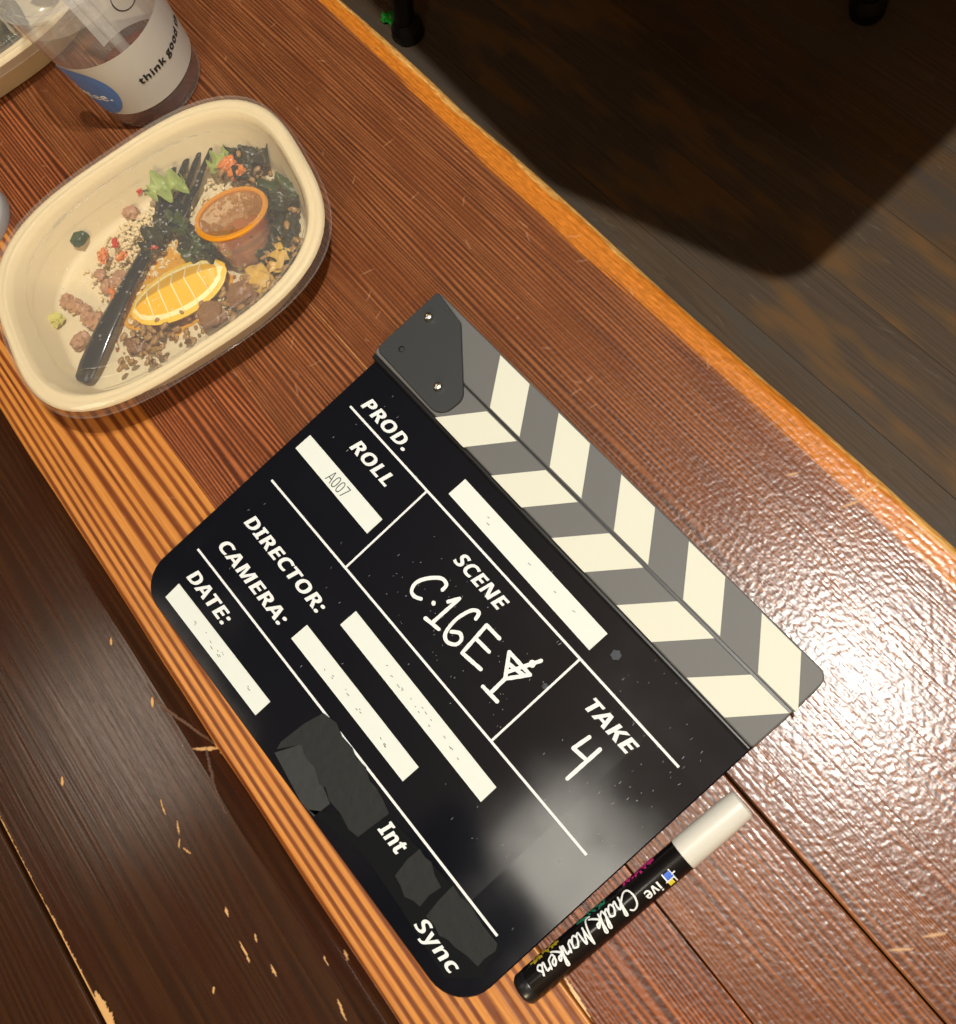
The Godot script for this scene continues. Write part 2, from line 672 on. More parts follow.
func room() -> void:
	var wall := mat(rgb(120, 92, 66), 0.9, 0.2)
	var ceil_m := mat(rgb(150, 132, 110), 0.95, 0.2)
	var S := 3.2
	for w in [["wall_north", Vector3(0, 1.5, -S), Vector3(2 * S + 0.2, 3.0, 0.1)], ["wall_south", Vector3(0, 1.5, S), Vector3(2 * S + 0.2, 3.0, 0.1)], ["wall_west", Vector3(-S, 1.5, 0), Vector3(0.1, 3.0, 2 * S - 0.1)], ["wall_east", Vector3(S, 1.5, 0), Vector3(0.1, 3.0, 2 * S - 0.1)]]:
		tag(part(self, w[0], Geo.new().box(w[1], w[2]), wall), "", "", "", "structure")
	tag(part(self, "ceiling", Geo.new().box(Vector3(0, 3.05, 0), Vector3(2 * S + 0.2, 0.1, 2 * S + 0.2)), ceil_m), "", "", "", "structure")
	var fl := Node3D.new()
	fl.name = "floor"
	add_child(fl)
	fl.set_meta("kind", "structure")
	var sub := mat(rgb(24, 18, 14), 0.9, 0.2)
	part(fl, "subfloor", Geo.new().box(Vector3(0, -0.075, 0), Vector3(2 * S + 0.2, 0.1, 2 * S + 0.2)), sub)
	var mats := []
	for k in 3:
		var maps := wood(1024, 96, 0.118, 300 + k * 11, {"light": [rgb(116, 97, 76), rgb(110, 94, 78), rgb(120, 94, 66)][k], "dark": rgb(78, 64, 52), "tint": [rgb(104, 94, 84), rgb(140, 104, 64), rgb(94, 84, 76)][k], "f1": 160.0, "f2": 0.0, "warp": 6.0, "sharp": 0.3, "ring": 0.25, "fiber": 0.5, "patch": 0.8, "rough": 0.5, "peel": 0.05, "peel_amount": 0.4})
		for n in 40:
			mark(maps, Vector2(rng.randf() * 1.6, rng.randf() * 0.118), rng.randf_range(0.004, 0.03), 0.002, rng.randf_range(-0.5, 0.5), rgb(130, 116, 98), 1024.0 / 1.6, 0.35)
		mats.append(wood_mat(maps, 0.03, 0.4))
	var z := -2.0
	var k := 0
	while z < 1.9:
		part(fl, "plank", plank(-3.1, 3.1, z, z + 0.1182, 0.0, 0.024, 0.0006, 0.0006, 0.0002, 0.0002, -3.1 + 0.37 * (k % 5), 1.6, 24), mats[(k * 2 + k / 3) % 3])
		z += 0.1185
		k += 1

func table() -> void:
	var X0 := -0.66
	var W := 1.22
	var PX := 2048.0 / W
	# ---- red-brown table
	var t := thing("wooden_table", "worn red-brown wooden plank table with an orange outer edge", "table", Vector3.ZERO)
	var red := {"light": rgb(147, 91, 54), "dark": rgb(70, 37, 22), "tint": rgb(98, 52, 29), "f1": 300.0, "f2": 0.0, "warp": 5.5, "sharp": 0.25, "ring": 0.66, "fiber": 0.75, "patch": 0.4, "rough": 0.28, "peel": 0.15, "peel_amount": 0.65}
	var defs := [
		[-0.1785, -0.0236, 0.006, 0.0010, red.merged({"sap": rgb(188, 112, 36), "sap_to": 0.0195, "bare": rgb(204, 160, 92), "bare_to": 0.0045, "f1": 400.0, "f2": 300.0}, true)],
		[-0.0227, 0.0409, 0.0010, 0.0007, red.merged({"f1": 430.0, "warp": 6.0, "light": rgb(153, 94, 56)}, true)],
		[0.0415, 0.0990, 0.0007, 0.0010, red.merged({"f1": 400.0, "warp": 5.0, "light": rgb(166, 97, 57), "dark": rgb(76, 38, 23), "ring": 0.85, "patch": 0.25}, true)],
		[0.0998, 0.1765, 0.0010, 0.0035, {"light": rgb(208, 140, 66), "dark": rgb(104, 50, 22), "tint": rgb(190, 116, 48), "f1": 118.0, "f2": 640.0, "warp": 2.0, "warp_freq": 0.006, "sharp": 0.42, "soft": 3.2, "ring": 0.8, "fiber": 0.34, "patch": 0.2, "rough": 0.34, "peel": 0.09, "peel_amount": 0.6, "ring_bump": 0.3}],
	]
	var planks := []
	for i in defs.size():
		var d: Array = defs[i]
		var wid: float = d[1] - d[0]
		var maps := wood(2048, int(wid * PX), wid, 40 + i * 17, d[4])
		for n in [150, 70, 40, 25][i]:
			mark(maps, Vector2(rng.randf() * W, rng.randf() * wid), rng.randf_range(0.001, 0.009), 0.00035, rng.randf_range(0, PI), rgb(196, 146, 98), PX, 0.2)
		if i == 0:
			for s in [[0.2303, -0.159, 0.010, -1.2], [0.2315, -0.170, 0.012, 1.7], [0.2594, -0.1713, 0.011, -0.3], [0.3922, -0.0451, 0.010, -1.1], [0.388, -0.030, 0.010, -1.0], [0.20, -0.150, 0.006, -1.0]]:
				mark(maps, Vector2(s[0] - X0, s[1] - d[0]), s[2], 0.0012, s[3], rgb(206, 170, 130), PX, 0.45)
		if i == 2:
			mark(maps, Vector2(0.318 - X0, 0.0975 - d[0]), 0.022, 0.002, 0.1, rgb(226, 190, 140), PX, 0.8)
		var m := wood_mat(maps, 0.028 if i < 3 else 0.018, 0.5)
		var geo := plank(-1.25, 1.25, d[0], d[1], TOP, 0.038, d[2], d[3], 0.0012 if i == 0 else 0.0005, 0.0006 if i < 3 else 0.0014, X0, W, 250, true)
		planks.append(part(t, "plank", geo, m, 50))
	table_base(t, -0.1785, 0.1765, TOP - 0.038, mat(rgb(70, 40, 24), 0.5))
	# ---- dark varnished table pushed against it
	var b := thing("dark_table", "dark brown varnished plank table pushed against the orange-edged table", "table", Vector3.ZERO)
	var dark := {"light": rgb(62, 36, 20), "dark": rgb(34, 18, 11), "tint": rgb(52, 24, 14), "f1": 160.0, "f2": 0.0, "warp": 5.0, "sharp": 0.3, "ring": 0.4, "fiber": 0.6, "patch": 0.5, "rough": 0.2, "peel": 0.02, "peel_amount": 0.15, "fiber_bump": 0.35}
	var z := 0.1780
	for i in 4:
		var z1: float = [0.3070, 0.4400, 0.57, 0.70][i]
		var wid := z1 - z
		var m: StandardMaterial3D
		if i < 2:
			var maps := wood(2048, int(wid * PX), wid, 140 + i * 13, dark)
			var tan_c := rgb(206, 160, 100)
			if i == 0:
				for s in [[0.0553, 0.2631, 0.007, 0.0028, 0.5], [0.0081, 0.1958, 0.006, 0.003, 0.6], [0.0557, 0.1944, 0.008, 0.0036, 0.5], [0.0976, 0.1840, 0.016, 0.0035, -0.95], [0.1000, 0.1795, 0.020, 0.0014, 0.0], [0.1081, 0.2205, 0.012, 0.0013, 0.2], [0.1227, 0.2190, 0.009, 0.0014, 0.4], [0.1363, 0.2216, 0.007, 0.0014, -0.4], [0.1300, 0.2230, 0.006, 0.0013, 0.6], [0.1760, 0.2201, 0.006, 0.002, 0.2], [0.1980, 0.2228, 0.015, 0.0018, 0.1], [0.1963, 0.2141, 0.005, 0.0014, 0.3], [0.2150, 0.2150, 0.008, 0.002, 0.1], [0.2021, 0.2471, 0.004, 0.0018, 0.7], [0.2321, 0.1816, 0.007, 0.0014, 0.2], [0.2284, 0.1895, 0.006, 0.0014, 0.1], [0.2513, 0.1959, 0.014, 0.0016, 0.2]]:
					mark(maps, Vector2(s[0] - X0, s[1] - z), s[2] * 0.75, s[3] * 0.6, s[4], tan_c, PX, 0.8)
				mark(maps, Vector2(0.075 - X0, 0.1865 - z), 0.046, 0.0010, -0.28, rgb(110, 76, 52), PX, 0.5)
				mark(maps, Vector2(0.112 - X0, 0.188 - z), 0.03, 0.0008, 0.25, rgb(96, 66, 48), PX, 0.5)
				mark(maps, Vector2(0.09 - X0, 0.1915 - z), 0.09, 0.0007, 0.02, rgb(90, 62, 46), PX, 0.5)
				for n in 90:        # bare wood along the split edge
					var x := -0.3 + n * 0.008
					mark(maps, Vector2(x - X0, wid - 0.0009), 0.012, 0.0022 + 0.0018 * noise.get_noise_1d(n * 9.0), 0.0, tan_c, PX, 0.75)
				mark(maps, Vector2(0.176 - X0, wid - 0.003), 0.03, 0.006, 0.05, tan_c, PX, 0.85)
			m = wood_mat(maps, 0.012, 0.55)
			M["dark_wood"] = m
		else:
			m = M.dark_wood
		part(b, "plank", plank(-1.25, 1.25, z, z1, TOP - 0.001, 0.036, 0.011 if i == 0 else 0.002, 0.0022, 0.0012 if i == 0 else 0.0004, 0.0005, X0, W, 250, false, i == 0), m, 20 if i == 0 else 50)
		z = z1 + 0.0022
	table_base(b, 0.1780, 0.70, TOP - 0.037, mat(rgb(40, 24, 15), 0.4))

func table_base(t: Node3D, z0: float, z1: float, y: float, m: Material) -> void:
	for x in [-1.15, 1.15]:
		part(t, "batten", Geo.new().box(Vector3(x * 0.9, y - 0.02, (z0 + z1) / 2), Vector3(0.09, 0.04, z1 - z0 - 0.06), 0.003), m)
		for z in [z0 + 0.06, z1 - 0.06]:
			part(t, "leg", Geo.new().box(Vector3(x * 0.9, (y - 0.04) / 2, z), Vector3(0.07, y - 0.04, 0.06), 0.003), m)

func clapperboard() -> void:
	var t := thing("clapperboard", "black film clapperboard with grey and cream striped sticks lying on the wooden table", "clapperboard", Vector3(0, TOP, 0), 0.03163)
	var y := 0.0045
	var outline := round_corners(mm([-11, -32, 287, -32, 284.5, 157.5, -12.5, 160]), [0.002, 0.002, 0.022, 0.020])
	part(t, "board", Geo.new().extrude(outline, 0.0, y, 0.0006), M.black_plastic, 30)
	# hinge rail and two sticks
	var rail := part(t, "rail", Geo.new().extrude(round_corners(mm([-12.5, -36, 287, -31.8, 287, -29.4, -12.5, -30.4]), [0.001, 0.001, 0.001, 0.001], 3), y, 0.0085, 0.0008), M.black_edge)
	var SY := 0.0122
	var upper := part(t, "stick", Geo.new().extrude(round_corners(mm([-10, -84.6, 287.5, -80.6, 287.8, -56.6, -10.5, -57.4]), [0.002, 0.006, 0.001, 0.001], 5), 0.0, SY, 0.0007), M.stick)
	var lower := part(t, "stick", Geo.new().extrude(round_corners(mm([-11, -56.6, 287.8, -55.6, 287, -31.6, -11.5, -33.4]), [0.001, 0.001, 0.002, 0.003], 5), 0.001, SY, 0.0007), M.stick)
	for k in 5:
		var a := 47.2 + 49.6 * k
		var yu := -84.0 + 0.013 * a
		var b := minf(a + 25.2, 271)
		part(upper, "stripe", Geo.new().extrude(mm([a, -83.4 + 0.0134 * a, b, -83.4 + 0.0134 * b, b + 19.0, -57.9, a + 19.2, -57.9]), SY - 0.001, SY + 0.0002), M.cream)
		var c := 47.6 + 49.0 * k
		part(lower, "stripe", Geo.new().extrude(mm([c, -32.4, c + 19.2, -55.3, minf(c + 44.4, 287), -55.3, c + 25.2, -32.2]), SY - 0.001, SY + 0.0002), M.cream)
	# black channel between the sticks
	part(t, "seam_strip", Geo.new().extrude(mm([40, -57.6, 287.2, -56.8, 287.2, -55.4, 40, -56.2]), 0.004, SY - 0.0006), M.black_edge)
	var hp := round_corners(mm([-10.2, -84.2, 15.5, -80.4, 52.0, -51.0, 50.5, -34.5, 42, -34.3, -10.6, -35.4]), [0.002, 0.006, 0.008, 0.009, 0.010, 0.004], 6)
	part(t, "hinge_plate", Geo.new().extrude(hp, SY, SY + 0.0018, 0.0004), M.hinge)
	var HY := SY + 0.0018
	for p in [Vector2(-0.0008, -0.0697), Vector2(0.0364, -0.0455)]:
		var s := Node3D.new()
		var g := Geo.new().lathe([Vector2(0.0026, 0.0), Vector2(0.0026, 0.0022), Vector2(0.0021, 0.0032), Vector2(0.0009, 0.0036), Vector2(0.0009, 0.0024)], 16, true, true)
		mapped(g, func(q: Vector3) -> Vector3: return q + Vector3(p.x, HY, p.y))
		part(t, "screw", g, M.steel)
	part(t, "rivet_hole", mapped(Geo.new().lathe([Vector2(0.0019, 0.0), Vector2(0.0019, 0.0003), Vector2(0.0013, 0.0004), Vector2(0.0012, -0.001)], 16, false, true), func(q: Vector3) -> Vector3: return q + Vector3(0.0016, HY, -0.0458)), M.black_edge)
	# printed rules
	for l in [[0, -1.6, 270.6, -0.2], [0, 61.4, 271, 60.8], [-0.2, 120.4, 270, 118.6]]:
		part(t, "printed_line", Geo.new().extrude(bar_mm(l, 1.35), y, y + 0.0001), M.print_white)
	for l in [[73.6, -1.2, 73.6, 61.3], [200.2, -0.6, 199.7, 61.0]]:
		part(t, "printed_line", Geo.new().extrude(bar_mm(l, 1.25), y, y + 0.00016), M.print_white)
	# printed words: text, u0, baseline v, width, height
	for w in [["PROD.", 4.5, -6.0, 41.0, 8.2], ["ROLL", 19.6, 15.0, 34.5, 8.1], ["DIRECTOR:", 8.0, 90.0, 75.0, 8.3], ["CAMERA:", 8.0, 110.8, 64.5, 8.3], ["DATE:", 8.3, 136.0, 40.0, 8.5], ["SCENE", 114.2, 14.4, 39.0, 8.2], ["TAKE", 219.2, 14.6, 32.0, 8.0], ["Int", 192.8, 134.4, 17.2, 8.4], ["Sync", 239.6, 150.6, 29.5, 10.0]]:
		var g := letters(w[0], w[3] * 0.001, w[4] * 0.001, 0.2, true, 0.0001, 0.0 if w[0] == "Sync" else 0.35)
		var o := Vector3(w[1] * 0.001, y + (0.0005 if w[0] == "Int" or w[0] == "Sync" else 0.0), w[2] * 0.001)
		mapped(g, func(q: Vector3) -> Vector3: return o + Vector3(q.x, q.z, -q.y))
		part(t, "lettering", g, M.print_white, 20)
	# white label strips
	var labels := [[-4.2, 27.0, 67.6, 27.9, 67.5, 39.6, -4.6, 38.6], [84.2, -21.1, 200.4, -19.4, 200.2, -6.9, 83.8, -8.8], [97.0, 71.9, 218.4, 73.6, 218.4, 84.3, 96.5, 83.3], [83.0, 97.6, 184.0, 97.9, 183.7, 108.9, 82.4, 109.2], [8.2, 141.3, 101.4, 139.4, 101.3, 150.4, 8.6, 152.4]]
	for i in labels.size():
		var ls := part(t, "label_strip", Geo.new().extrude(mm(labels[i]), y, y + 0.0003), M.label)
		if i == 0:
			var g := letters("A007", 0.0172, 0.0072, 0.0, false, 0.00005, -0.25)
			mapped(g, func(q: Vector3) -> Vector3: return Vector3(0.0236 + q.x, y + 0.0003 + q.z, 0.0374 - q.y))
			part(ls, "lettering", g, M.ink, 20)
		else:
			# faint remains of writing that has been wiped away
			var p := mm(labels[i])
			var g := Geo.new()
			for n in [0, 5, 16, 12, 12][i]:
				var s := rng.randf_range(0.25, 0.85)
				if i == 1:
					s = [0.22, 0.24, 0.52, 0.7, 0.82][n]
				var f := 0.52 + rng.randf_range(-0.12, 0.16)
				var a := p[0].lerp(p[1], s).lerp(p[3].lerp(p[2], s), f)
				stroke(g, PackedVector2Array([a, a + Vector2(rng.randf_range(0.0004, 0.0022), rng.randf_range(-0.0004, 0.0004))]), 0.00035, y + 0.0003, y + 0.00034, false)
			part(ls, "ink_trace", g, M.ink).set_meta("kind", "stuff")
	# black tape: a long strip under torn pieces
	part(t, "tape", Geo.new().extrude(mm([160, 157.2, 196, 124.5, 236, 121.5, 276, 121, 279, 137, 268, 151, 228, 148.4, 198, 147.6]), y, y + 0.0003, 0.0001), mat(rgb(18, 20, 22), 0.5, 0.15))
	part(t, "tape", Geo.new().extrude(mm([124.5, 154, 131.7, 139, 146.3, 141, 158, 144, 166, 146, 165, 157, 155, 158]), y, y + 0.0003, 0.0001), M.tape_light)
	var torn := [[123.9, 152.0, 122.6, 147.3, 124, 132, 127.1, 120.1, 136.3, 117.5, 144, 119.6, 152.3, 119.0, 158, 120.6, 164.9, 119.5, 171.6, 122.2, 177, 121.6, 183.9, 122.7, 191.1, 124.5, 190, 134, 188.9, 144.4, 182.5, 146.1, 173.8, 144.6, 164.3, 145.3, 158, 142.8, 154.6, 144.6, 146.3, 141.2, 139, 142, 131.7, 139.7], [215.9, 141.0, 214.2, 131, 214.6, 122.7, 219, 123.4, 223.4, 122.2, 229, 124.8, 235.5, 125.9, 234.4, 133, 235.3, 140.1, 231, 141, 226.8, 143.4, 221, 141.6], [240.6, 140.6, 239.2, 131, 238.7, 120.7, 245, 121.2, 251.0, 119.7, 262, 121, 272.6, 120.6, 274.5, 123.6, 273.6, 130, 274.2, 134.8, 267, 136, 260.5, 138.2, 256, 138.6, 251.6, 140.9, 246, 139.8]]
	for i in 3:
		part(t, "tape", Geo.new().extrude(mm(torn[i]), y + 0.0002, y + 0.0006, 0.0001), M.tape)
	# handwriting in white chalk pen
	for w in [[[122.4, 28.6, 121.6, 25.2, 117.0, 25.2, 111.5, 31.0, 109.0, 37.1, 110.6, 41.6, 114.1, 42.4, 117.8, 40.6]], [[124.2, 36.9, 124.7, 37.2]], [[129.5, 30.6, 132.6, 25.0, 132.0, 44.6], [127.6, 45.6, 137.2, 44.0]], [[147.0, 25.6, 145.6, 22.2, 142.0, 24.4, 139.8, 33.4, 141.2, 42.4, 145.2, 45.0, 149.6, 42.6, 150.0, 38.8, 146.8, 37.0, 143.0, 39.8]], [[163.5, 23.2, 153.6, 23.6, 155.5, 42.8, 168.7, 41.0], [154.8, 32.4, 165.0, 31.8]], [[172.4, 24.0, 188.6, 23.8, 181.2, 34.7, 172.4, 24.0], [179.4, 31.6, 187.2, 14.8], [176.4, 28.4, 186.4, 26.4], [181.2, 34.7, 181.4, 44.2], [176.2, 46.0, 187.0, 45.4], [185.0, 19.0, 185.5, 19.4]], [[231.6, 22.3, 230.2, 31.8, 238.8, 30.8], [239.4, 22.4, 238.9, 43.9]]]:
		var g := Geo.new()
		var up := 0.00012
		for s in w:
			var wide := 0.0021 if s.size() != 4 or s[0] != 185.0 else 0.0034
			var pts := mm(s)
			if s.size() > 8 or (s.size() == 8 and s[0] != 172.4 and s[0] != 163.5):
				up += 0.00003
				stroke(g, pts, wide, y, y + up)
			else:                      # straight pen lines meeting at corners
				for k in pts.size() - 1:
					up += 0.00003
					stroke(g, PackedVector2Array([pts[k], pts[k + 1]]), wide, y, y + up, false)
		part(t, "handwriting", g, M.chalk, 20)
	# dried chalk specks and wiped smears
	var sp := Geo.new()
	for n in 170:
		var c := Vector2(rng.randf_range(0.0, 0.28), rng.randf_range(-0.026, 0.115))
		if n < 60:
			c = Vector2(rng.randf_range(0.095, 0.20), rng.randf_range(0.012, 0.058))
		elif n < 100:
			c = Vector2(rng.randf_range(0.22, 0.283), rng.randf_range(-0.028, 0.06))
		stroke(sp, PackedVector2Array([c, c + Vector2(rng.randf_range(-0.0004, 0.0004), rng.randf_range(0.0002, 0.0016) * (1 if n > 60 else 0.4))]), rng.randf_range(0.00015, 0.00036), y, y + 0.00006, false)
	part(t, "chalk_specks", sp, M.smudge, 20).set_meta("kind", "stuff")
	for d in [[211.1, -15.1, 2.6], [198.0, 21.9, 1.5]]:
		var disc := PackedVector2Array()
		for k in 16:
			disc.append(Vector2(d[0], d[1]) * 0.001 + Vector2.from_angle(TAU * k / 16) * d[2] * 0.001 * (1 + 0.15 * sin(k * 2.3)))
		part(t, "chalk_spot", Geo.new().extrude(disc, y, y + 0.00006), M.spot)

func bar_mm(l: Array, w: float) -> PackedVector2Array:
	var a := Vector2(l[0], l[1]) * 0.001
	var b := Vector2(l[2], l[3]) * 0.001
	var s := (b - a).normalized().orthogonal() * w * 0.0005
	return PackedVector2Array([a + s, b + s, b - s, a - s])

func on_barrel(r: float) -> Callable:      # x along the barrel, y round it, z out
	return func(q: Vector3) -> Vector3:
		var a := q.y / r
		return Vector3((r + q.z) * sin(a), (r + q.z) * cos(a), q.x)

func chalk_marker() -> void:
	var R := 0.0076
	# barrel axis along local z, cap at negative z
	var t := thing("chalk_marker", "black chalk marker with a light grey cap lying beside the clapperboard", "marker", Vector3(0.3008, TOP + R, 0.0), 0.0)
	t.rotation.y = -0.012
	var turn := func(q: Vector3) -> Vector3: return Vector3(q.x, q.z, q.y)
	var blk := mat(rgb(14, 14, 16), 0.16, 0.5)
	part(t, "barrel", mapped(Geo.new().lathe([Vector2(0.0055, 0.014), Vector2(R, 0.0168), Vector2(R, 0.1085)], 40, true, true), turn), blk)
	part(t, "end_plug", mapped(Geo.new().lathe([Vector2(R - 0.0006, 0.1085), Vector2(R - 0.0002, 0.1092), Vector2(R - 0.0002, 0.1132), Vector2(R - 0.0014, 0.1148)], 40, true, true), turn), mat(rgb(22, 23, 25), 0.3))
	part(t, "cap", mapped(Geo.new().lathe([Vector2(R - 0.0013, -0.0206), Vector2(R - 0.0003, -0.0196), Vector2(R + 0.0001, -0.010), Vector2(R + 0.0003, 0.0162), Vector2(R - 0.0004, 0.0166)], 40, true, true), turn), mat(rgb(206, 204, 194), 0.35))
	for g in t.get_children():
		pass
	var f := on_barrel(R + 0.00005)
	var d := 0.0001
	# maker's mark: squares and short word, tops towards +x
	for b in [[0.0252, 0.0012, 0.0035, 0.0035, rgb(70, 110, 210)], [0.0265, 0.0052, 0.0028, 0.0030, rgb(222, 208, 70)]]:
		part(t, "printed_square", mapped(grid_patch(b[0], b[1], b[2], b[3], 4), f), mat(b[4], 0.4))
	for s in [[0.0249, 0.0006, 0.0007, 0.0080], [0.0287, 0.0006, 0.0007, 0.0046], [0.0249, 0.0046, 0.0050, 0.0007], [0.0233, 0.0028, 0.0018, 0.0007]]:
		part(t, "printed_bar", mapped(grid_patch(s[0], s[1], s[2], s[3], 6), f), M.print_white)
	part(t, "lettering", mapped(letters("ive", 0.0085, 0.0058, 0.0, true, d).subdivide(0.0012), func(q: Vector3) -> Vector3: return f.call(q + Vector3(0.0325, 0.0014, 0))), M.print_white, 20)
	# brush lettering drawn as pen strokes: x in letter widths, y up
	var script := brush_words()
	part(t, "lettering", mapped(script, func(q: Vector3) -> Vector3: return f.call(Vector3(0.0450 + q.x, q.z - 0.0042, q.y))), M.print_white, 20)
	# little coloured flower sprigs on the far side
	for s in [[0.030, rgb(190, 40, 120)], [0.060, rgb(30, 120, 96)], [0.088, rgb(172, 150, 40)]]:
		var g := Geo.new()
		for n in 34:
			var c := Vector2(s[0] + rng.randf_range(-0.002, 0.016), -0.0078 + rng.randf_range(-0.0034, 0.0014) * (0.6 + 0.4 * sin(n)))
			var disc := PackedVector2Array()
			for k in 6:
				disc.append(c + Vector2.from_angle(TAU * k / 6 + n) * rng.randf_range(0.0004, 0.001))
			g.extrude(disc, 0.0, d)
		part(t, "flower_print", mapped(g, func(q: Vector3) -> Vector3: return f.call(Vector3(q.x, q.z, q.y))), mat(s[1], 0.45), 20)

func grid_patch(x: float, y: float, w: float, h: float, n: int) -> Geo:
	var g := Geo.new()
	for i in n:
		var a := y + h * i / n
		var b := y + h * (i + 1) / n
		g.quad(Vector3(x, a, 0.0001), Vector3(x + w, a, 0.0001), Vector3(x + w, b, 0.0001), Vector3(x, b, 0.0001))
	return g

func brush_words() -> Geo:
	var g := Geo.new()
	var L := {
		"C": [[[0.8, 1.5], [0.6, 1.75], [0.2, 1.5], [0.0, 0.8], [0.15, 0.1], [0.5, 0.0], [0.9, 0.4]]],
		"h": [[[0.0, 0.4], [0.35, 1.5], [0.2, 1.6], [0.05, 0.0]], [[0.07, 0.4], [0.35, 0.9], [0.45, 0.6], [0.42, 0.05], [0.65, 0.3]]],
		"a": [[[0.55, 0.85], [0.25, 0.95], [0.0, 0.4], [0.2, 0.0], [0.5, 0.5], [0.56, 0.9], [0.5, 0.1], [0.75, 0.3]]],
		"l": [[[0.0, 0.4], [0.35, 1.4], [0.22, 1.6], [0.06, 0.6], [0.15, 0.0], [0.4, 0.3]]],
		"k": [[[0.0, 0.4], [0.35, 1.5], [0.2, 1.6], [0.05, 0.0]], [[0.08, 0.45], [0.5, 0.95], [0.5, 0.65], [0.15, 0.5], [0.55, 0.0], [0.8, -0.2]]],
		"M": [[[-0.6, -0.4], [-0.2, -0.3], [0.15, 1.5], [0.2, 1.6], [0.25, 0.0]], [[0.25, 0.2], [0.6, 1.3], [0.68, 0.1], [0.9, 0.3]]],
		"r": [[[0.0, 0.3], [0.15, 1.0], [0.2, 0.8], [0.45, 0.85], [0.42, 0.1], [0.6, 0.25]]],
		"e": [[[0.0, 0.35], [0.35, 0.6], [0.3, 0.95], [0.05, 0.6], [0.1, 0.05], [0.5, 0.25]]],
		"s": [[[0.0, 0.2], [0.3, 1.0], [0.2, 0.7], [0.42, 0.3], [0.25, 0.0], [0.05, 0.15]]],
	}
	var adv := {"C": 0.95, "h": 0.66, "a": 0.74, "l": 0.42, "k": 0.72, "M": 0.92, "r": 0.58, "e": 0.5, "s": 0.5}
	var u := 0.0066
	var x := 0.0
	for word in ["Chalk", "Markers"]:
		for ch in word:
			for s in L[ch]:
				var pts := PackedVector2Array()
				for p in s:
					pts.append(Vector2(x + p[0] * u, p[1] * u * 0.78))
				var from := g.v.size()
				stroke(g, pts, 0.0009, 0.0, 0.0001)
				pass
			x += adv[ch] * u
		x += 0.55 * u
	# strokes come lying in x,z with y out; keep x, z as height round the barrel
	return g

func cont_shell(t: Node3D, shell: Material) -> void:
	var a := 0.0860
	var b := 0.1089
	var e := 3.0
	var rings := []
	for r in [[-0.0245, 0.000], [-0.0210, 0.0008], [-0.0066, 0.0300], [-0.0035, 0.0330], [-0.0002, 0.0335], [0.0006, 0.0350], [-0.0004, 0.0371], [-0.0022, 0.0379], [-0.0038, 0.0371], [-0.0050, 0.0371], [-0.0064, 0.0377], [-0.0078, 0.0371], [-0.0090, 0.0345], [-0.0105, 0.0330], [-0.0185, 0.0085], [-0.0212, 0.0052], [-0.0260, 0.0040]]:
		rings.append(ring_se(a + r[0], b + r[0], e + 10 * minf(0.0, r[0]), r[1], 96))
	part(t, "bowl", Geo.new().loft(rings), shell, 50)

func cont_lid(t: Node3D, clear: Material) -> void:
	var a := 0.0860
	var b := 0.1089
	var rings := []
	for r in [[0.0028, 0.0300], [0.0020, 0.0304], [0.0014, 0.0360], [0.0010, 0.0388], [-0.0020, 0.0398], [-0.0070, 0.0396], [-0.0088, 0.0388], [-0.0105, 0.0345], [-0.0125, 0.0335], [-0.0180, 0.0335], [-0.0196, 0.0345], [-0.0212, 0.0388], [-0.0226, 0.0394], [-0.0300, 0.0394]]:
		rings.append(ring_se(a + r[0], b + r[0], 3.0 + 10 * minf(0.0, r[0]), r[1], 96))
	part(t, "lid_shell", Geo.new().loft(rings, false, true), clear, 40)

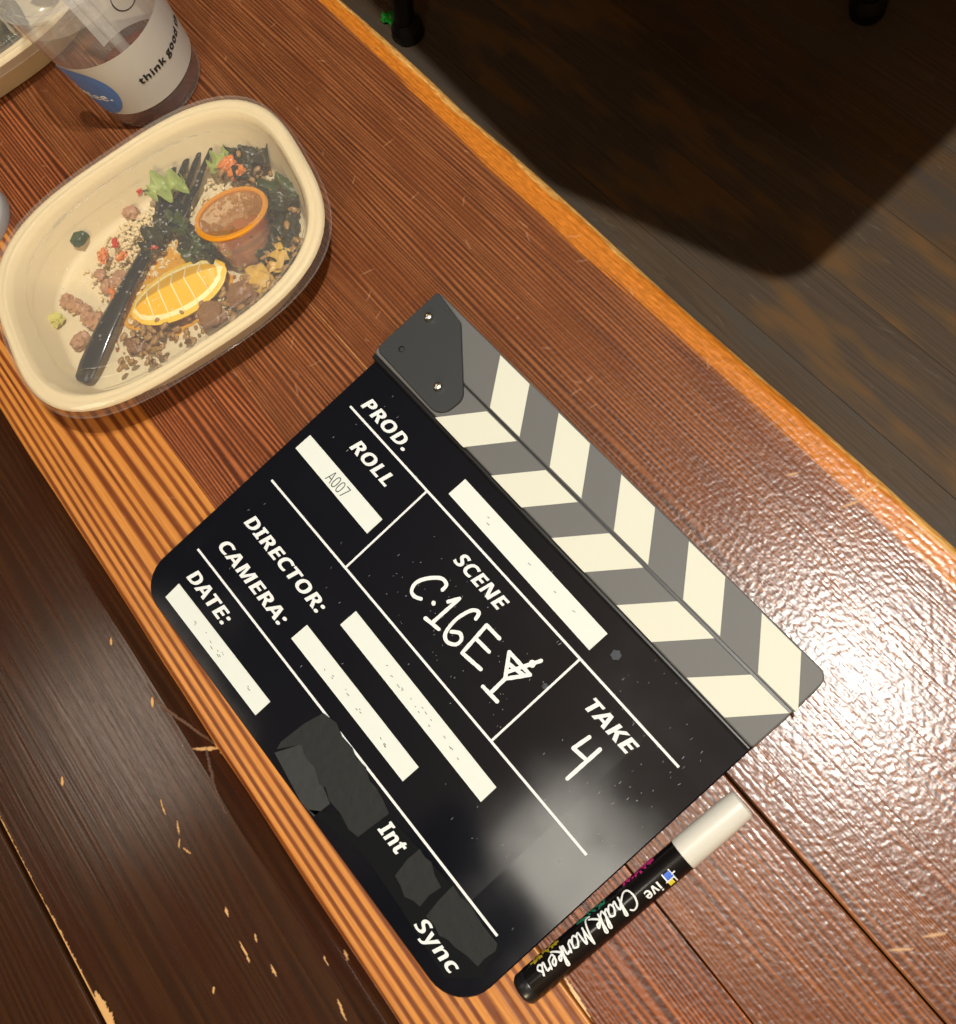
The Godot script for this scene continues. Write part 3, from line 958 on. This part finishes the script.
func takeout() -> void:
	var C := Vector3(-0.1569, TOP, 0.0269)
	var TURN := -0.193
	var shell := mat(rgb(216, 198, 158), 0.5, 0.4)
	var clear := pane(Color(0.97, 0.96, 0.93, 0.07), 0.03)
	var t := thing("takeout_container", "cream oval takeout container with leftover food lying beside the clapperboard", "food container", C, TURN)
	cont_shell(t, shell)
	var lid := thing("container_lid", "clear plastic lid on the container of leftover food", "lid", C, TURN)
	cont_lid(lid, clear)
	# droplets of condensation under the lid
	var drops := Geo.new()
	for n in 260:
		var c := Vector2(rng.randfn(0.0, 0.03), rng.randfn(0.0, 0.035))
		if absf(c.x) > 0.05 or absf(c.y) > 0.07:
			continue
		var r := rng.randf_range(0.0003, 0.0009)
		drops.blob(Vector3(c.x, 0.0392, c.y), Vector3(r, r * 0.5, r), noise, 0.2, n, 0.0, 6, 4)
	part(lid, "condensation", drops, pane(Color(1, 1, 1, 0.12), 0.02)).set_meta("kind", "stuff")

	var t2 := thing("takeout_container", "cream takeout container of dark salad standing behind the clear cup", "food container", Vector3(-0.4620, TOP, 0.0226), -0.193)
	cont_shell(t2, shell)
	var lid2 := thing("container_lid", "clear plastic lid on the container of dark salad", "lid", Vector3(-0.4620, TOP, 0.0226), -0.193)
	cont_lid(lid2, clear)
	var kale := mat(rgb(44, 46, 22), 0.45)
	var kale2 := mat(rgb(78, 72, 34), 0.5)
	for n in 12:
		var p := Vector3(-0.4620 + rng.randf_range(-0.045, 0.045), TOP + 0.014 + rng.randf_range(0, 0.010), 0.022 + rng.randf_range(-0.065, 0.065))
		tag(part(self, "salad_leaf", Geo.new().leaf(p, 0.045, 0.03, noise, 0.008, n * 13.0, n * 1.3), [kale, kale2][n % 2]), ["dark green salad leaf inside the container behind the clear cup", "olive brown salad leaf inside the container behind the clear cup"][n % 2], "leaf", ["dark salad leaves behind the cup", "olive salad leaves behind the cup"][n % 2])

	leftovers(C)

	# frosted lid peeping in at the table's edge
	var fl := thing("drink_lid", "small frosted plastic lid lying beside the container of leftovers", "lid", Vector3(-0.3215, TOP, 0.1200))
	part(fl, "lid_shell", Geo.new().lathe([Vector2(0.0315, 0.0), Vector2(0.0322, 0.002), Vector2(0.0318, 0.007), Vector2(0.030, 0.009), Vector2(0.027, 0.0095), Vector2(0.0255, 0.008), Vector2(0.002, 0.0078)], 48, true, true), mat(rgb(150, 148, 146), 0.35))

func food(called: String, g: Geo, m: Material, label: String, cat: String, group := "") -> void:
	tag(part(self, called, g, m, 60), label, cat, group)

func leftovers(C: Vector3) -> void:
	var F := TOP + 0.0042          # inner floor of the container
	var kale := mat(rgb(46, 44, 26), 0.3)
	var green := mat(rgb(62, 74, 38), 0.4)
	var lettuce := mat(rgb(158, 172, 96), 0.35)
	lettuce.backlight_enabled = true
	lettuce.backlight = Color(0.3, 0.4, 0.15)
	var carrot := mat(rgb(206, 116, 48), 0.35)
	var red := mat(rgb(190, 52, 24), 0.3)
	var meat := mat(rgb(172, 128, 92), 0.5)
	var meat2 := mat(rgb(128, 88, 54), 0.45)
	var chip := mat(rgb(196, 156, 72), 0.5)
	var rice := mat(rgb(222, 200, 152), 0.45)
	var sauce := mat(rgb(214, 152, 44), 0.25)
	# sauce film and rice on the floor
	var film := PackedVector2Array()
	for k in 40:
		var a := TAU * k / 40
		film.append(Vector2(-0.1530, 0.0260) + Vector2(cos(a) * 0.030, sin(a) * 0.040) * (1.0 + 0.5 * noise.get_noise_2d(cos(a) * 60, sin(a) * 60)))
	tag(part(self, "sauce_film", Geo.new().extrude(film, F - 0.0006, F + 0.0012, 0.0006), sauce), "yellow sauce spread on the container floor under the lemon", "sauce", "", "stuff")
	var grains := Geo.new()
	for n in 900:
		var c := Vector2(rng.randfn(-0.200, 0.015), rng.randfn(0.030, 0.016))
		if n > 420:
			c = Vector2(rng.randfn(-0.170, 0.026), rng.randfn(-0.040, 0.014))
		if n > 640:
			c = Vector2(rng.randfn(-0.112, 0.008), rng.randfn(-0.020, 0.026))
		if n > 820:
			c = Vector2(rng.randfn(-0.180, 0.014), rng.randfn(0.065, 0.014))
		var loc := (c - Vector2(C.x, C.z)).rotated(-0.193)
		if pow(absf(loc.x / 0.062), 2.8) + pow(absf(loc.y / 0.085), 2.8) > 1.0:
			continue
		var h := maxf(0.0, 0.009 - 0.4 * c.distance_to(Vector2(-0.198, 0.03))) if n <= 420 else rng.randf_range(0, 0.006)
		grains.blob(Vector3(c.x, F + 0.0012 + h * rng.randf(), c.y), Vector3(0.0021, 0.0011, 0.0011), noise, 0.3, n, rng.randf() * TAU, 6, 4)
	tag(part(self, "rice_grains", grains, rice, 70), "cream rice grains scattered in the leftover food", "rice", "", "stuff")
	var crumbs := Geo.new()
	for n in 160:
		var loc := Vector2(rng.randfn(0, 0.028), rng.randfn(0, 0.042))
		if pow(absf(loc.x / 0.062), 2.8) + pow(absf(loc.y / 0.085), 2.8) > 1.0:
			continue
		var c := Vector2(C.x, C.z) + loc.rotated(0.193)
		crumbs.blob(Vector3(c.x, F + 0.001, c.y), Vector3(1, 0.6, 0.8) * rng.randf_range(0.0006, 0.0016), noise, 0.5, n, rng.randf() * TAU, 6, 4)
	tag(part(self, "spice_crumbs", crumbs, mat(rgb(176, 104, 40), 0.5), 70), "orange-brown spice crumbs scattered in the container", "crumbs", "", "stuff")
	var husks := Geo.new()
	for n in 420:
		var c := Vector2(rng.randfn(-0.165, 0.030), rng.randfn(-0.050, 0.012)) if n < 190 else Vector2(rng.randfn(-0.108, 0.007), rng.randfn(-0.012, 0.028))
		if n > 340:
			c = Vector2(rng.randfn(-0.125, 0.012), rng.randfn(0.062, 0.012))
		var loc := (c - Vector2(C.x, C.z)).rotated(-0.193)
		if pow(absf(loc.x / 0.065), 2.8) + pow(absf(loc.y / 0.088), 2.8) > 1.0:
			continue
		husks.blob(Vector3(c.x, F + 0.003 + 0.010 * rng.randf(), c.y), Vector3(0.0026, 0.0014, 0.0016) * rng.randf_range(0.7, 1.3), noise, 0.4, n, rng.randf() * TAU, 7, 5)
	tag(part(self, "farro_grains", husks, mat(rgb(150, 112, 62), 0.45), 70), "brown cooked grains piled around the kale leaves", "grain", "", "stuff")
	# fork
	fork(Vector3(-0.1385, F + 0.0085, 0.1170), Vector3(-0.2190, F + 0.0100, -0.0400))
	# leaves
	var ds := [Vector2(-0.1853, 0.0080), Vector2(-0.1619, 0.0038), Vector2(-0.1843, 0.0218), Vector2(-0.1255, -0.0447), Vector2(-0.1436, -0.0570), Vector2(-0.1752, -0.0600), Vector2(-0.2040, -0.0560), Vector2(-0.1110, -0.0286), Vector2(-0.1478, -0.0012), Vector2(-0.1836, -0.0560), Vector2(-0.1502, 0.0058), Vector2(-0.1400, -0.0480)]
	for i in ds.size():
		food("kale_leaf", Geo.new().leaf(Vector3(ds[i].x, F + (0.0075 if i < 3 else 0.011) + 0.002 * (i % 3), ds[i].y), (0.022 if i < 3 else 0.030) + 0.004 * (i % 3), 0.017, noise, 0.006, i * 31.0, i * 0.9 + 0.4), kale if i % 4 else green, "wilted dark olive kale leaf in the leftover food" if i % 4 else "wilted green kale leaf in the leftover food", "leaf", "dark kale leaves in the leftovers" if i % 4 else "green kale leaves in the leftovers")
	food("lettuce_leaf", Geo.new().leaf(Vector3(-0.2075, F + 0.014, -0.0040), 0.030, 0.020, noise, 0.007, 5.0, 0.75), lettuce, "pale green lettuce leaf lying against the fork", "leaf")
	food("lettuce_leaf", Geo.new().leaf(Vector3(-0.1937, F + 0.013, -0.0407), 0.018, 0.012, noise, 0.005, 55.0, 1.9), lettuce, "small pale green lettuce scrap beside the carrot chunk", "leaf")
	food("herb_leaf", Geo.new().leaf(Vector3(-0.2225, F + 0.008, 0.0060), 0.016, 0.006, noise, 0.002, 25.0, 0.5), green, "slim dark green herb leaf on the container's side wall", "leaf")
	food("cucumber_piece", Geo.new().blob(Vector3(-0.2290, F + 0.010, 0.0620), Vector3(0.0056, 0.004, 0.0060), noise, 0.4, 3.0, 0.4), mat(rgb(40, 62, 34), 0.35), "dark green vegetable cube alone on the pale container wall", "vegetable")
	food("pale_cube", Geo.new().blob(Vector3(-0.1940, F + 0.005, 0.1080), Vector3(0.0052, 0.004, 0.0050), noise, 0.7, 9.0, 0.2), mat(rgb(206, 196, 104), 0.35), "pale yellow-green cube near the end of the container", "vegetable")
	for p in [Vector2(-0.1872, -0.0432), Vector2(-0.1766, -0.0445)]:
		food("carrot_chunk", Geo.new().blob(Vector3(p.x, F + 0.014, p.y), Vector3(0.0060, 0.004, 0.0045), noise, 0.5, p.x * 900, p.y * 40), carrot, "bright orange carrot chunk next to the sauce cup", "vegetable", "carrot chunks by the sauce cup")
	for p in [Vector2(-0.2154, 0.0030), Vector2(-0.1833, 0.0310), Vector2(-0.2083, 0.0564), Vector2(-0.2009, 0.0567), Vector2(-0.1906, 0.0473), Vector2(-0.1770, 0.0673), Vector2(-0.2180, -0.0440), Vector2(-0.1762, -0.0600), Vector2(-0.1680, 0.0687)]:
		food("carrot_shred", Geo.new().blob(Vector3(p.x, F + 0.006 + 0.006 * rng.randf(), p.y), Vector3(0.0042, 0.0022, 0.0026), noise, 0.9, p.x * 700, rng.randf() * 3), carrot, "small orange carrot shred in the leftover food", "vegetable", "carrot shreds in the leftovers")
	for p in [Vector2(-0.2260, 0.0105), Vector2(-0.2240, -0.0026), Vector2(-0.2047, 0.0456), Vector2(-0.1798, 0.0283), Vector2(-0.2190, -0.0420), Vector2(-0.2000, -0.0620), Vector2(-0.2260, -0.0380)]:
		food("pepper_flake", Geo.new().blob(Vector3(p.x, F + 0.010, p.y), Vector3(0.0034, 0.0016, 0.0024), noise, 0.9, p.x * 600, rng.randf() * 3), red, "glossy red pepper flake in the leftover food", "vegetable", "red pepper flakes in the leftovers")
	var ms := [Vector2(-0.1845, 0.0889), Vector2(-0.1934, 0.0923), Vector2(-0.1726, 0.0876), Vector2(-0.2018, 0.0951), Vector2(-0.1777, 0.0905), Vector2(-0.2270, 0.0067), Vector2(-0.2250, 0.0017), Vector2(-0.2260, -0.0075), Vector2(-0.1355, 0.0766), Vector2(-0.1275, 0.0690), Vector2(-0.1873, 0.0670), Vector2(-0.1837, 0.0588), Vector2(-0.1983, 0.0671), Vector2(-0.2220, 0.0252), Vector2(-0.1685, 0.1032)]
	for i in ms.size():
		var p: Vector2 = ms[i]
		var g := Geo.new().blob(Vector3(p.x, F + 0.004, p.y), Vector3(0.0062, 0.0045, 0.0048) * (0.8 + 0.3 * (i % 3) * 0.5), noise, 0.55, i * 17.0, i * 0.8)
		food("meat_crumble", g, meat2 if i in [5, 6, 7, 8, 9] else meat, "dark brown meat crumb against the container wall" if i in [5, 6, 7] else "dark brown meat crumb between the fork handle and the lemon wedge" if i in [8, 9] else "pinkish beige meat crumble lying on the container floor", "meat", "brown crumbs by the wall" if i in [5, 6, 7] else "brown crumbs by the lemon" if i in [8, 9] else "beige meat crumbles")
	var cs := [Vector2(-0.1050, -0.0106), Vector2(-0.1050, 0.0040), Vector2(-0.1060, -0.0280), Vector2(-0.1090, 0.0262)]
	for i in 4:
		food("pita_chip" if i % 2 == 0 else "brown_chunk", Geo.new().blob(Vector3(cs[i].x, F + 0.010, cs[i].y), Vector3(0.010, 0.0045, 0.008), noise, 0.45, i * 41.0, i * 1.1), chip if i % 2 == 0 else meat2, "golden toasted pita piece by the container wall" if i % 2 == 0 else "large smooth brown chunk beside the lemon wedge", "bread" if i % 2 == 0 else "meat", "pita pieces by the wall" if i % 2 == 0 else "brown chunks by the lemon wedge")
	lemon(Vector3(-0.1375, F + 0.0100, 0.0325))
	sauce_cup()

func fork(a: Vector3, b: Vector3) -> void:
	var len := a.distance_to(b)
	var t := thing("plastic_fork", "glossy black plastic fork lying in the leftover food", "fork", a)
	t.basis = Basis.looking_at(b - a, Vector3.UP)      # tines towards -z
	var m := mat(rgb(20, 22, 26), 0.12, 0.5)
	var rings := []
	for s in [[0.0, 0.004, 0.0008], [-0.002, 0.0066, 0.0014], [-0.012, 0.0078, 0.0020], [-0.035, 0.0072, 0.0022], [-0.07, 0.0052, 0.0022], [-0.10, 0.0048, 0.0022], [-0.112, 0.0070, 0.0018], [-0.120, 0.0112, 0.0014], [-0.130, 0.0136, 0.0012], [-0.134, 0.0138, 0.0012]]:
		var ring := PackedVector3Array()
		var dip: float = -0.0035 * sin(clampf((-s[0] - 0.1) / 0.034, 0, 1) * PI) + 0.003 * sin(-s[0] / 0.1 * PI) * float(s[0] > -0.1)
		for k in 14:
			var an := TAU * k / 14
			ring.append(Vector3(cos(an) * s[1], sin(an) * s[2] + dip, s[0]))
		rings.append(ring)
	part(t, "handle", Geo.new().loft(rings), m, 60)
	for k in 4:
		var x := -0.0114 + 0.0076 * k
		part(t, "tine", Geo.new().tube([Vector3(x, 0, -0.133), Vector3(x * 1.02, -0.0005, -0.148), Vector3(x * 1.0, 0.0012, -0.160), Vector3(x * 0.98, 0.003, -len)], [0.0025, 0.0024, 0.0022, 0.0010], 8, 0.6), m, 60)

func lemon(c: Vector3) -> void:
	var t := thing("lemon_wedge", "juicy yellow lemon wedge lying in the container", "lemon", c, 1.25)
	# a wedge: crescent section swept along x
	var rind := mat(rgb(232, 186, 48), 0.4)
	var pith := mat(rgb(240, 224, 160), 0.5)
	var pulp := mat(rgb(238, 180, 36), 0.18)
	for part_ in [["rind", 1.0, rind], ["pith", 0.955, pith], ["pulp", 0.88, pulp]]:
		var k: float = part_[1]
		var rings := []
		for i in 17:
			var s := -1.0 + 2.0 * i / 16
			var r := 0.0190 * sqrt(maxf(0.0, 1.0 - s * s * 0.98)) * k
			var x := s * 0.034 * (k * 0.5 + 0.5)
			var ring := PackedVector3Array()
			for j in 11:
				var an := PI * (1.05 + 0.9 * j / 10)
				ring.append(Vector3(x, sin(an) * r * 0.6 + 0.003, cos(an) * r))
			ring.append(Vector3(x, 0.003 + r * (0.26 if k > 0.96 else (0.36 if k > 0.9 else 0.50)), 0.0))
			rings.append(ring)
		part(t, part_[0], Geo.new().loft(rings), part_[2], 45)
	for k in 5:       # white membranes between the juice segments
		var x := -0.020 + 0.010 * k
		var r := 0.0190 * sqrt(maxf(0.0, 1.0 - pow(x / 0.034, 2) * 0.98)) * 0.88
		for sd in [-1, 1]:
			part(t, "membrane", Geo.new().tube([Vector3(x * 0.9, 0.0032 + r * 0.5, 0.0), Vector3(x, 0.0028, r * 0.93 * sd)], [0.0005, 0.0004], 5), pith)

func sauce_cup() -> void:
	var t := thing("sauce_cup", "small clear sauce cup with orange rim and red sauce in the leftovers", "cup", Vector3(-0.1322, TOP + 0.0062, -0.0183))
	t.basis = Basis(Quaternion(Vector3.UP, Vector3(-0.0065, 0.029, -0.0060).normalized()))
	var wall := pane(Color(0.96, 0.86, 0.68, 0.22), 0.08)
	part(t, "cup_wall", Geo.new().lathe([Vector2(0.0155, 0.0), Vector2(0.0165, 0.001), Vector2(0.0212, 0.029)], 40, true, false), wall)
	part(t, "rim", Geo.new().lathe([Vector2(0.0210, 0.0285), Vector2(0.0236, 0.0285), Vector2(0.0240, 0.0298), Vector2(0.0232, 0.0310), Vector2(0.0208, 0.0308), Vector2(0.0206, 0.0290)], 40), mat(rgb(214, 140, 34), 0.25))
	part(t, "lid_film", Geo.new().lathe([Vector2(0.0208, 0.0302), Vector2(0.001, 0.0298)], 40, false, true), pane(Color(0.80, 0.50, 0.16, 0.40), 0.06))
	part(t, "sauce", Geo.new().lathe([Vector2(0.0150, 0.0006), Vector2(0.0160, 0.0016), Vector2(0.0178, 0.013), Vector2(0.001, 0.0136)], 32, true, true), mat(rgb(150, 46, 20), 0.2))

func paper_cup() -> void:
	var H := 0.106
	var R0 := 0.0375
	var R1 := 0.0455
	var t := thing("plastic_cup", "clear plastic drink cup with white band and blue circle print", "cup", Vector3(-0.3060, TOP, -0.0450))
	var clear := pane(Color(0.93, 0.92, 0.90, 0.10), 0.05)
	var rad := func(y: float) -> float: return R0 + (R1 - R0) * y / H
	part(t, "cup_body", Geo.new().lathe([Vector2(0.030, 0.004), Vector2(0.034, 0.0005), Vector2(R0 - 0.0008, 0.002), Vector2(R0, 0.006), Vector2(R1, H), Vector2(R1 + 0.0018, H + 0.001), Vector2(R1 + 0.0012, H + 0.003)], 72, true, false), clear)
	part(t, "lid", Geo.new().lathe([Vector2(R1 + 0.0028, H - 0.009), Vector2(R1 + 0.0022, H - 0.002), Vector2(R1 + 0.0030, H + 0.0045), Vector2(R1 - 0.002, H + 0.006), Vector2(R1 - 0.004, H + 0.002), Vector2(0.012, H + 0.003), Vector2(0.004, H + 0.003)], 72), pane(Color(0.93, 0.92, 0.90, 0.14), 0.06))
	var wrap := func(q: Vector3) -> Vector3:       # x arc to the viewer's right, y height, z out
		var r: float = rad.call(q.y) + 0.0002 + q.z
		var a := q.x / 0.040
		return Vector3(r * cos(a), q.y, -r * sin(a))
	var band := Geo.new()
	var lo := 0.018
	var n := 40
	for i in n:
		for j in 8:
			var p := []
			for c in [[0, 0], [1, 0], [1, 1], [0, 1]]:
				var s := float(i + c[0]) / n
				var x := lerpf(-0.040 * 1.35, 0.040 * 3.4, s)
				var top := 0.066 + 0.010 * smoothstep(-0.1, 0.25, s) * 0.0
				p.append(Vector3(x, lerpf(lo, top, (j + c[1]) / 8.0), 0))
			band.quad(p[0], p[1], p[2], p[3])
	part(t, "white_band", mapped(band, wrap), mat(rgb(206, 202, 192), 0.4))
	var disc := Geo.new()
	for k in 48:
		for j in 6:
			var p := []
			for c in [[0, 0], [1, 0], [1, 1], [0, 1]]:
				var a: float = TAU * (k + c[0]) / 48
				var r: float = 0.0222 * (j + c[1]) / 6
				p.append(Vector3(-0.040 * 1.20 + cos(a) * r, 0.0415 + sin(a) * r * 1.05, 0.0002))
			disc.quad(p[0], p[3], p[2], p[1])
	part(t, "blue_circle", mapped(disc, wrap), mat(rgb(92, 132, 200), 0.4))
	part(t, "lettering", mapped(letters("coffee.", 0.034, 0.0072, 0.0, true, 0.0001).subdivide(0.003), func(q: Vector3) -> Vector3: return wrap.call(q + Vector3(-0.0665, 0.0335, 0.0004))), mat(rgb(236, 236, 234), 0.5), 20)
	part(t, "lettering", mapped(letters("think good th", 0.056, 0.0072, 0.0, true, 0.0001).subdivide(0.003), func(q: Vector3) -> Vector3: return wrap.call(q + Vector3(-0.0085, 0.0365, 0.0003))), mat(rgb(40, 38, 40), 0.5), 20)
	var em := Geo.new()
	for k in 40:
		var p := []
		for c in [[0, 0], [1, 0], [1, 1], [0, 1]]:
			var a: float = TAU * (k + c[0]) / 40
			var r: float = 0.0098 + 0.0009 * c[1]
			p.append(Vector3(0.018 + cos(a) * r, 0.0930 + sin(a) * r, 0.0002))
		em.quad(p[0], p[3], p[2], p[1])
	part(t, "round_emblem", mapped(em, wrap), mat(rgb(70, 62, 60), 0.5))
	part(t, "drink", Geo.new().lathe([Vector2(0.028, 0.0045), Vector2(R0 - 0.0014, 0.005), Vector2(R0 - 0.0008, 0.0135), Vector2(0.001, 0.0135)], 48, true, true), pane(Color(0.42, 0.16, 0.09, 0.55), 0.1))
	part(t, "straw", Geo.new().tube([Vector3(0.02, 0.022, 0.0), Vector3(-0.002, H, 0.004), Vector3(-0.010, H + 0.05, 0.006)], [0.0042], 16), pane(Color(0.85, 0.84, 0.82, 0.25), 0.12))

func neighbours() -> void:
	# another table beyond the frame: its rounded top shades the floor
	var L := Vector3(0, 0, 0)
	var t := thing("three_legged_table", "dark round-cornered three-legged table standing on the plank floor", "table", Vector3(-0.65, 0, -0.70))
	var top_m := mat(rgb(46, 30, 20), 0.4)
	var blk := mat(rgb(12, 12, 12), 0.45)
	var poly := round_corners(PackedVector2Array([Vector2(-0.40, 0.275), Vector2(0.39, 0.320), Vector2(0.648, 0.243), Vector2(0.61, -0.62), Vector2(-0.40, -0.62)]), [0.06, 0.10, 0.045, 0.10, 0.06], 10)
	part(t, "table_top", Geo.new().extrude(poly, 0.70, 0.73, 0.004), top_m)
	for a in [Vector2(-0.27, 0.253), Vector2(0.27, -0.21), Vector2(-0.30, -0.70)]:
		part(t, "leg", Geo.new().tube([Vector3(a.x, 0.03, a.y), Vector3(a.x * 0.9 - 0.01, 0.25, a.y * 0.9 - 0.03), Vector3(a.x * 0.55, 0.70, a.y * 0.55 - 0.08)], [0.017, 0.019, 0.022], 12), blk)
		part(t, "glide", Geo.new().lathe([Vector2(0.018, 0.0), Vector2(0.025, 0.004), Vector2(0.027, 0.022), Vector2(0.018, 0.036)], 20, true, true), blk).position = Vector3(a.x, 0, a.y)
	var gb := thing("green_scrap", "bright green plastic scrap lying on the dark floor", "scrap", Vector3(-0.972, 0.0, -0.446), 0.4)
	part(gb, "scrap_sheet", Geo.new().leaf(Vector3(0, 0.006, 0), 0.036, 0.024, noise, 0.005, 77.0, 0.3, 0.001), mat(rgb(40, 170, 50), 0.4))
